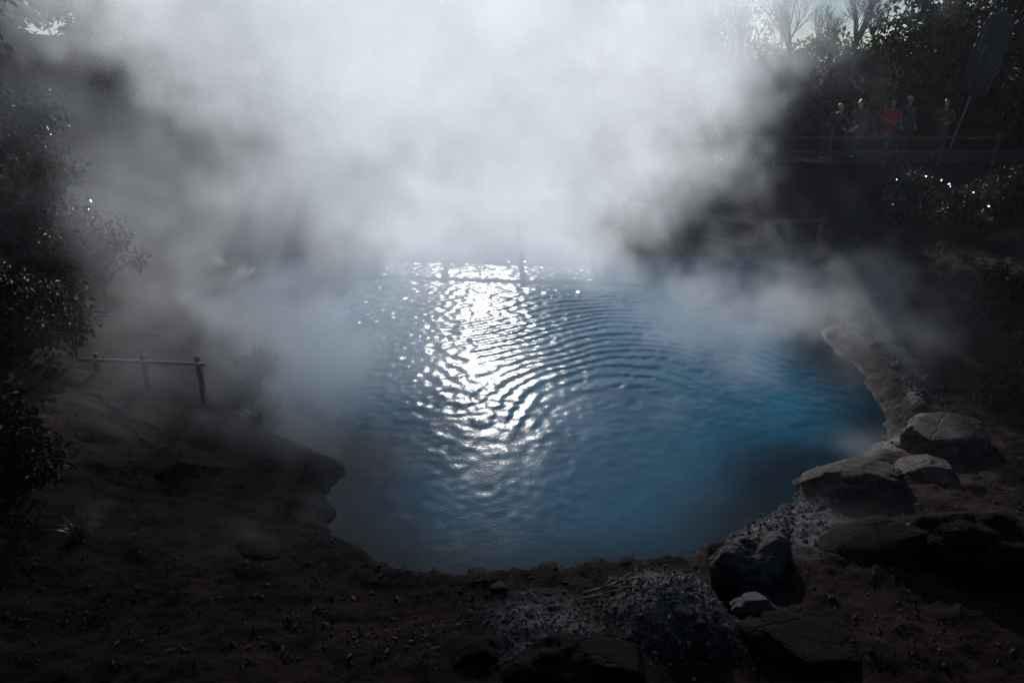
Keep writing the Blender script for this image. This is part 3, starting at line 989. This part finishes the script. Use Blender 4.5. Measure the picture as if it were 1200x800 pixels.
def person(loc, rz, pose, jacket, trousers, hair, label, scale=1.0, bag=None):
    root = empty('person', loc, rz)
    root.scale = (scale,) * 3
    lean, sw = pose.get('lean', 0.0), pose.get('stride', 0.10)
    # faces -Y in its own space
    def up(z, x=0.0, y=0.0):          # trunk leaning forward above the hips
        t = max(0, z - 0.92)
        return (x, y - math.sin(lean) * t, 0.92 + math.cos(lean) * t if z > 0.92 else z)
    B = {}
    B['pelvis'] = up(0.92) + (0.125,)
    B['waist'] = up(1.08) + (0.115,)
    B['chest'] = up(1.30) + (0.135,)
    B['neck0'] = up(1.43) + (0.06,)
    B['neck'] = up(1.48) + (0.05,)
    hd = pose.get('head', 0.0)
    hx, hy, hz = up(1.53)
    B['jaw'] = (hx, hy - 0.03, hz + 0.01, 0.06)
    B['head'] = (hx, hy - 0.015 - hd * .05, hz + 0.10, 0.088)
    B['crown'] = (hx, hy + 0.005 - hd * .05, hz + 0.17, 0.062)
    B['nose'] = (hx, hy - 0.115 - hd * .05, hz + 0.065, 0.014)
    E = [('pelvis', 'waist'), ('waist', 'chest'), ('chest', 'neck0'), ('neck0', 'neck'), ('neck', 'jaw'), ('jaw', 'head'), ('head', 'crown'), ('head', 'nose')]
    for s, sn in ((-1, 'R'), (1, 'L')):
        st = sw * s
        B['hip' + sn] = (0.09 * s, 0, 0.88, 0.095)
        B['knee' + sn] = (0.10 * s, -st * .6 - 0.03, 0.48, 0.062)
        B['ankle' + sn] = (0.10 * s, -st + 0.02, 0.085, 0.042)
        B['toe' + sn] = (0.115 * s, -st - 0.15, 0.04, 0.034)
        E += [('pelvis', 'hip' + sn), ('hip' + sn, 'knee' + sn), ('knee' + sn, 'ankle' + sn), ('ankle' + sn, 'toe' + sn)]
        sx, sy, sz = up(1.37)
        B['sho' + sn] = (0.175 * s, sy, sz, 0.062)
        ex, ey, ez = pose['elbow'][0 if s < 0 else 1]
        hx2, hy2, hz2 = pose['hand'][0 if s < 0 else 1]
        B['elb' + sn] = (ex, ey, ez, 0.042)
        B['wri' + sn] = (hx2, hy2, hz2, 0.030)
        wv = Vector((hx2, hy2, hz2)); dv = (wv - Vector((ex, ey, ez))).normalized()
        pl = wv + dv * 0.075
        B['palm' + sn] = tuple(pl) + (0.030,)
        E += [('chest', 'sho' + sn), ('sho' + sn, 'elb' + sn), ('elb' + sn, 'wri' + sn), ('wri' + sn, 'palm' + sn)]
        side = dv.cross(Vector((0, 0, 1))); side = side.normalized() if side.length > .1 else Vector((1, 0, 0))
        curl = side.cross(dv).normalized() * -1
        for k, ln in enumerate((.068, .076, .071, .055)):
            a = pl + side * (k - 1.5) * 0.020 + dv * 0.025
            b = a + dv * ln * .5 + curl * .008
            c = b + dv * ln * .4 + curl * .03
            B[f'f{k}a{sn}'] = tuple(a) + (.010,); B[f'f{k}b{sn}'] = tuple(b) + (.009,); B[f'f{k}c{sn}'] = tuple(c) + (.008,)
            E += [('palm' + sn, f'f{k}a{sn}'), (f'f{k}a{sn}', f'f{k}b{sn}'), (f'f{k}b{sn}', f'f{k}c{sn}')]
        a = wv + dv * .03 - side * .035
        b = a + dv * .045 - side * .015
        B['tha' + sn] = tuple(a) + (.012,); B['thb' + sn] = tuple(b) + (.010,)
        E += [('wri' + sn, 'tha' + sn), ('tha' + sn, 'thb' + sn)]
    body = skinned('body', B, E, M['skin'], root)
    # jacket and trousers follow the same joints, a little wider
    J = {k: B[k][:3] + (B[k][3] + 0.022,) for k in ('pelvis', 'waist', 'chest', 'neck0', 'shoR', 'elbR', 'wriR', 'shoL', 'elbL', 'wriL')}
    J['hem'] = (0, 0, 0.80, 0.16)
    skinned('jacket', J, [('hem', 'pelvis'), ('pelvis', 'waist'), ('waist', 'chest'), ('chest', 'neck0'), ('chest', 'shoR'), ('shoR', 'elbR'), ('elbR', 'wriR'),
                          ('chest', 'shoL'), ('shoL', 'elbL'), ('elbL', 'wriL')], jacket, root)
    T = {k: B[k][:3] + (B[k][3] + 0.016,) for k in ('pelvis', 'hipR', 'kneeR', 'ankleR', 'hipL', 'kneeL', 'ankleL')}
    skinned('trousers', T, [('pelvis', 'hipR'), ('hipR', 'kneeR'), ('kneeR', 'ankleR'), ('pelvis', 'hipL'), ('hipL', 'kneeL'), ('kneeL', 'ankleL')], trousers, root)
    for sn in 'RL':
        a, b = B['ankle' + sn], B['toe' + sn]
        skinned('shoe', {'a': (a[0], a[1] + .03, .05, .048), 'b': (a[0], a[1] - .06, .05, .046), 'c': b[:2] + (.045, .042)}, [('a', 'b'), ('b', 'c')], M['black_cloth'], root, sub=1)
    h = Vector(B['head'][:3])
    skinned('hair', {'a': (h.x, h.y + .05, h.z - .03, .072), 'b': (h.x, h.y + .028, h.z + .045, .092), 'c': (h.x, h.y - .035, h.z + .082, .058)}, [('a', 'b'), ('b', 'c')], hair, body)
    # eyes, mouth
    for s in (-1, 1):
        bm = bmesh.new(); bmesh.ops.create_uvsphere(bm, u_segments=8, v_segments=6, radius=.013)
        me = bpy.data.meshes.new('eye'); bm.to_mesh(me); bm.free()
        e = link('eye', me, M['hair_dark'], body); e.location = (h.x + .032 * s, h.y - .082, h.z)
    return tag(root, label, 'person', None)


ZP = pz + 0.005
def pos(px, y):
    r = ray(px, 185); return (r.x / r.y * y, y, ZP)

person(pos(966, 22.6), 0.5, dict(lean=.55, stride=.04, elbow=[(-.25, -.42, 1.15), (.25, -.42, 1.15)], hand=[(-.16, -.62, .98), (.16, -.62, .98)]),
       M['black_cloth'], M['black_cloth'], M['hair_grey'], 'grey haired person in dark clothes leaning forward over the railing')
person(pos(1001, 23.0), -1.2, dict(lean=.10, stride=.22, elbow=[(-.24, .10, 1.10), (.24, -.06, 1.12)], hand=[(-.22, -.08, .90), (.20, -.26, .98)]),
       M['navy_cloth'], M['navy_cloth'], M['hair_dark'], 'person in dark blue clothes walking along the path')
person(pos(1037, 23.3), -0.7, dict(lean=.08, stride=.08, elbow=[(-.27, -.05, 1.10), (.27, -.05, 1.10)], hand=[(-.08, -.28, 1.12), (.12, -.28, 1.10)]),
       M['red_cloth'], M['black_cloth'], M['hair_dark'], 'person in a bright red jacket with forearms raised in front')
person(pos(1054, 24.2), 0.2, dict(lean=.02, stride=.05, elbow=[(-.26, .02, 1.10), (.26, .02, 1.10)], hand=[(-.24, -.10, .88), (.24, -.10, .88)]),
       M['grey_cloth'], M['black_cloth'], M['hair_grey'], 'pale haired person in grey behind the red jacket', 1.02)
person(pos(1097, 23.1), -0.4, dict(lean=.12, stride=.06, elbow=[(-.27, -.06, 1.12), (.27, -.06, 1.12)], hand=[(-.10, -.30, 1.16), (.10, -.30, 1.08)]),
       M['rust_cloth'], M['black_cloth'], M['hair_dark'], 'person in a rust coloured jacket holding both hands together')

# ------------------------------------------------------------------ closed parasol leaning behind the path
def parasol():
    base = pos(1110, 25.8)
    root = empty('closed_parasol', base)
    tip = PY(1178, 13, 25.8) - Vector(base)
    t = Tubes(10); t.add([(0, 0, -0.1), tip * 0.5, tip * 1.02], .03)
    link('pole', t.mesh('pole'), M['metal'], root)
    ax = tip.normalized()
    sd = Vector((0, 1, 0)).cross(ax).normalized(); fw = ax.cross(sd)
    v, f = [], []
    n = 28
    prof = [(1.0, .05), (.965, .26), (.93, .40), (.80, .44), (.66, .43), (.50, .40), (.40, .36)]
    for (h, r) in prof:
        for k in range(n):
            a = 2 * math.pi * k / n
            rr_ = r * (1 + 0.16 * math.cos(a * 7))
            v.append(tip * h + sd * math.cos(a) * rr_ + fw * math.sin(a) * rr_ * .75)
    for i in range(len(prof) - 1):
        for k in range(n):
            k2 = (k + 1) % n
            f.append((i * n + k, i * n + k2, (i + 1) * n + k2, (i + 1) * n + k))
    c = link('canopy', pydata('canopy', v, f), M['canvas'], root)
    so = c.modifiers.new('thickness', 'SOLIDIFY'); so.thickness = 0.01
    for k in range(4):
        a = 2 * math.pi * (k + .5) / 4
        q = tip * .42 + sd * math.cos(a) * .45 + fw * math.sin(a) * .35
        t = Tubes(6); t.add([tip * .98, tip * .7 + sd * math.cos(a) * .49 + fw * math.sin(a) * .38, q], .011)
        link('rib', t.mesh('rib'), M['metal'], c)
    tag(root, 'closed dark canvas parasol leaning over behind the path', 'parasol')


parasol()
for k, (y0, y1, zz) in enumerate(((8, 0, 38), (22, 14, 40))):
    a, b = PY(1110, y0, zz), PY(1330, y1, zz)
    a = a + (a - b) * 0.15
    pts = [a.lerp(b, i / 12) - Vector((0, 0, .25 * math.sin(math.pi * i / 12))) for i in range(13)]
    t = Tubes(5); t.add(pts, .02)
    tag(link('overhead_cable', t.mesh('overhead_cable'), M['cable']), ['upper overhead cable crossing the sky by the bare branches', 'lower overhead cable crossing just above the parasol'][k], 'cable')

# ------------------------------------------------------------------ steam
def steam_material(name, dens, g):
    m = bpy.data.materials.new(name)
    m.use_nodes = True
    nt = m.node_tree
    nt.nodes.remove(nt.nodes['Principled BSDF'])
    pv = nt.nodes.new('ShaderNodeVolumePrincipled')
    pv.inputs['Color'].default_value = (0.90, 0.94, 1.0, 1)
    pv.inputs['Anisotropy'].default_value = g
    pv.inputs['Density'].default_value = dens
    nt.links.new(pv.outputs[0], nt.nodes['Material Output'].inputs['Volume'])
    return m


def volume_object(name, lo, hi, dens, m, label):
    """a voxel volume: the density of each grid point rides on a loose vertex and fills a Volume Cube"""
    nx, ny, nz = dens.shape
    me = bpy.data.meshes.new(name)
    me.vertices.add(dens.size)
    xs, ys, zs = (np.linspace(lo[i], hi[i], dens.shape[i]) for i in range(3))
    G = np.stack(np.meshgrid(xs, ys, zs, indexing='ij'), -1).astype(np.float32)
    me.vertices.foreach_set('co', G.ravel())
    at = me.attributes.new('smoke', 'FLOAT', 'POINT')
    at.data.foreach_set('value', np.ascontiguousarray(dens, np.float32).ravel())
    me.update()
    o = link(name, me, m)
    ng = bpy.data.node_groups.new(name, 'GeometryNodeTree')
    ng.interface.new_socket('Geometry', in_out='INPUT', socket_type='NodeSocketGeometry')
    ng.interface.new_socket('Geometry', in_out='OUTPUT', socket_type='NodeSocketGeometry')
    N, L = ng.nodes, ng.links
    gi, go = N.new('NodeGroupInput'), N.new('NodeGroupOutput')
    p = N.new('GeometryNodeInputPosition')
    sx = N.new('ShaderNodeSeparateXYZ'); L.new(p.outputs[0], sx.inputs[0])
    def math_(op, a, b=None):
        x = N.new('ShaderNodeMath'); x.operation = op
        for i, q in enumerate((a, b)):
            if q is None: continue
            if isinstance(q, (int, float)): x.inputs[i].default_value = q
            else: L.new(q, x.inputs[i])
        return x.outputs[0]
    ids = []
    for i, nn in enumerate((nx, ny, nz)):
        t = math_('MULTIPLY', math_('SUBTRACT', sx.outputs[i], lo[i]), (nn - 1) / (hi[i] - lo[i]))
        ids.append(math_('MINIMUM', math_('MAXIMUM', math_('ROUND', t), 0.0), float(nn - 1)))
    # whole-number index, kept in integers because it outgrows single floats
    def imath(op, a, b):
        x = N.new('FunctionNodeIntegerMath'); x.operation = op
        for i, q in enumerate((a, b)):
            if isinstance(q, int): x.inputs[i].default_value = q
            else: L.new(q, x.inputs[i])
        return x.outputs[0]
    fi = []
    for q in ids:
        c = N.new('FunctionNodeFloatToInt'); c.rounding_mode = 'ROUND'
        L.new(q, c.inputs[0]); fi.append(c.outputs[0])
    idx = imath('ADD', imath('MULTIPLY', imath('ADD', imath('MULTIPLY', fi[0], ny), fi[1]), nz), fi[2])
    na = N.new('GeometryNodeInputNamedAttribute'); na.data_type = 'FLOAT'; na.inputs['Name'].default_value = 'smoke'
    si = N.new('GeometryNodeSampleIndex'); si.data_type = 'FLOAT'; si.domain = 'POINT'
    L.new(gi.outputs[0], si.inputs['Geometry'])
    L.new(na.outputs[0], si.inputs['Value'])
    L.new(idx, si.inputs['Index'])
    vc = N.new('GeometryNodeVolumeCube')
    L.new(si.outputs[0], vc.inputs['Density'])
    vc.inputs['Min'].default_value = lo; vc.inputs['Max'].default_value = hi
    vc.inputs['Resolution X'].default_value = nx
    vc.inputs['Resolution Y'].default_value = ny
    vc.inputs['Resolution Z'].default_value = nz
    sm = N.new('GeometryNodeSetMaterial'); sm.inputs['Material'].default_value = m
    L.new(vc.outputs[0], sm.inputs[0]); L.new(sm.outputs[0], go.inputs[0])
    md = o.modifiers.new('steam', 'NODES'); md.node_group = ng
    return tag(o, label, 'steam', kind='stuff')


def trilerp_shift(A, dx, dy, dz):
    """sample A at warped integer positions (nearest is enough: the field is smooth)"""
    I = [np.clip(np.rint(np.arange(n).reshape([-1 if i == j else 1 for j in range(3)]) + d), 0, n - 1).astype(np.int32)
         for i, (n, d) in enumerate(zip(A.shape, (dx, dy, dz)))]
    return A[I[0], I[1], I[2]]


def blob(X, Y, Z, c, r, nz, k=0.5, soft=0.7):
    d = np.sqrt(((X - c[0]) / r[0]) ** 2 + ((Y - c[1]) / r[1]) ** 2 + ((Z - c[2]) / r[2]) ** 2)
    return sstep(0.0, soft, 1 - d + k * nz)


def plume():
    lo, hi = (-16.0, 6.0, 0.05), (10.0, 30.0, 11.6)
    n = (162, 150, 72)
    X, Y, Z = np.meshgrid(*(np.linspace(lo[i], hi[i], n[i], dtype=np.float32) for i in range(3)), indexing='ij')
    nz = 0.75 * fft_noise(n, 2.2, 21, 0.010, 0.35) * 0.5 + 0.36 * fft_noise(n, 1.6, 22, 0.025, 0.45)
    big = fft_noise(n, 2.6, 23, 0.0, 0.08)
    # rising column that widens and leans to the left and towards the lookout
    cx = 1.1 - 0.50 * Z
    cyy = 17.0 - 0.12 * Z
    rx = 2.5 + 0.96 * Z
    ry = 3.1 + 0.05 * Z
    d = np.sqrt(((X - cx) / rx) ** 2 + ((Y - cyy) / ry) ** 2)
    col = sstep(0.0, 0.42, 1 - d + 0.30 * nz + 0.16 * sstep(2, 6, Z))
    D = 0.25 * col * (0.65 + 0.35 * sstep(0.5, 4, Z))
    D = np.maximum(D, 0.46 * blob(X, Y, Z, (0.2, 17.4, 1.0), (4.8, 3.4, 3.0), nz, .30, .7))
    D = np.maximum(D, 0.09 * blob(X, Y, Z, (-5.0, 12.5, 1.8), (5.0, 4.5, 3.4), nz, .7, 1.1))      # grey veil on the left
    D = np.maximum(D, 0.22 * blob(X, Y, Z, (5.2, 15.4, 0.7), (4.4, 3.6, 2.2), nz, .6, 1.0))
    D = np.maximum(D, 0.36 * blob(X, Y, Z, (3.5, 17.8, 1.5), (3.6, 3.0, 3.2), nz, .40, .9))        # drift on the right
    D = np.maximum(D, 0.035 * blob(X, Y, Z, (5.0, 20.0, 2.5), (4.0, 4.0, 3.2), nz, .7, 1.2))        # thin edge over the fence
    D = np.maximum(D, 0.75 * blob(X, Y, Z, (0.6, 17.4, 0.3), (5.4, 3.4, 1.8), nz, .30, .8))
    D = np.maximum(D, 0.32 * blob(X, Y, Z, (-2.8, 15.6, 2.4), (4.4, 3.0, 3.2), nz, .30, .9))
    edge = np.minimum.reduce([X - lo[0], hi[0] - X, Y - lo[1], hi[1] - Y, hi[2] - Z])
    D = D * sstep(0, 1.2, edge)
    # thin even mist in the rest of the box
    D = np.maximum(D, (0.0013 + 0.0003 * np.random.default_rng(1).random(D.shape)).astype(np.float32))
    return volume_object('steam', lo, hi, D, steam_material('steam_plume', 1.0, 0.5), 'thick white steam plume rising from the far half of the pond')


def wisps():
    lo, hi = (-6.0, 5.6, 0.07), (8.0, 21.0, 2.4)
    n = (140, 154, 24)
    X, Y, Z = np.meshgrid(*(np.linspace(lo[i], hi[i], n[i], dtype=np.float32) for i in range(3)), indexing='ij')
    nz = 0.6 * fft_noise(n, 2.0, 31, 0.012, 0.4) + 0.4 * fft_noise(n, 1.7, 32, 0.03, 0.5)
    WDn = signed_distance(X[:, :, 0].astype(float), Y[:, :, 0].astype(float)).astype(np.float32)[:, :, None]
    over = sstep(0.5, -0.6, WDn)
    hgt = 0.35 + 0.4 * fft_noise(n[:2], 2.2, 33, 0.0, 0.2)[:, :, None].clip(-.6, 2)
    layer = np.exp(-np.maximum(Z - 0.05, 0) / np.maximum(hgt, .12)) * sstep(0.1, 1.6, nz) * over
    D = 0.03 * layer
    for c, r, a in (((1.0, 9.2, .35), (.7, .8, .6), .28), ((2.3, 9.4, .25), (.5, .6, .5), .22), ((-1.8, 8.8, .4), (1.3, 1.4, .7), .08),
                    ((.4, 7.2, .3), (.5, .5, .6), .3), ((4.6, 8.6, .25), (.8, .7, .4), .35), ((3.6, 7.0, .2), (1.1, .8, .4), .06),
                    ((-2.4, 10.4, .8), (2.5, 3.0, 1.7), .48), ((-2.9, 8.2, .5), (2.2, 1.9, .9), .20), ((4.9, 13.0, .6), (3.0, 2.4, 1.2), .22)):
        D = np.maximum(D, a * blob(X, Y, Z, c, r, nz, .5, 1.0))
    edge = np.minimum.reduce([X - lo[0], hi[0] - X, Y - lo[1], hi[1] - Y, (hi[2] - Z) * 1.5])
    D = D * sstep(0, .7, edge)
    # thin even mist in the rest of the box
    D = np.maximum(D, (0.0013 + 0.0003 * np.random.default_rng(1).random(D.shape)).astype(np.float32))
    return volume_object('surface_steam', lo, hi, D, steam_material('steam_wisp', 1.0, 0.5), 'thin wisps of steam curling low over the blue water')


plume()
wisps()
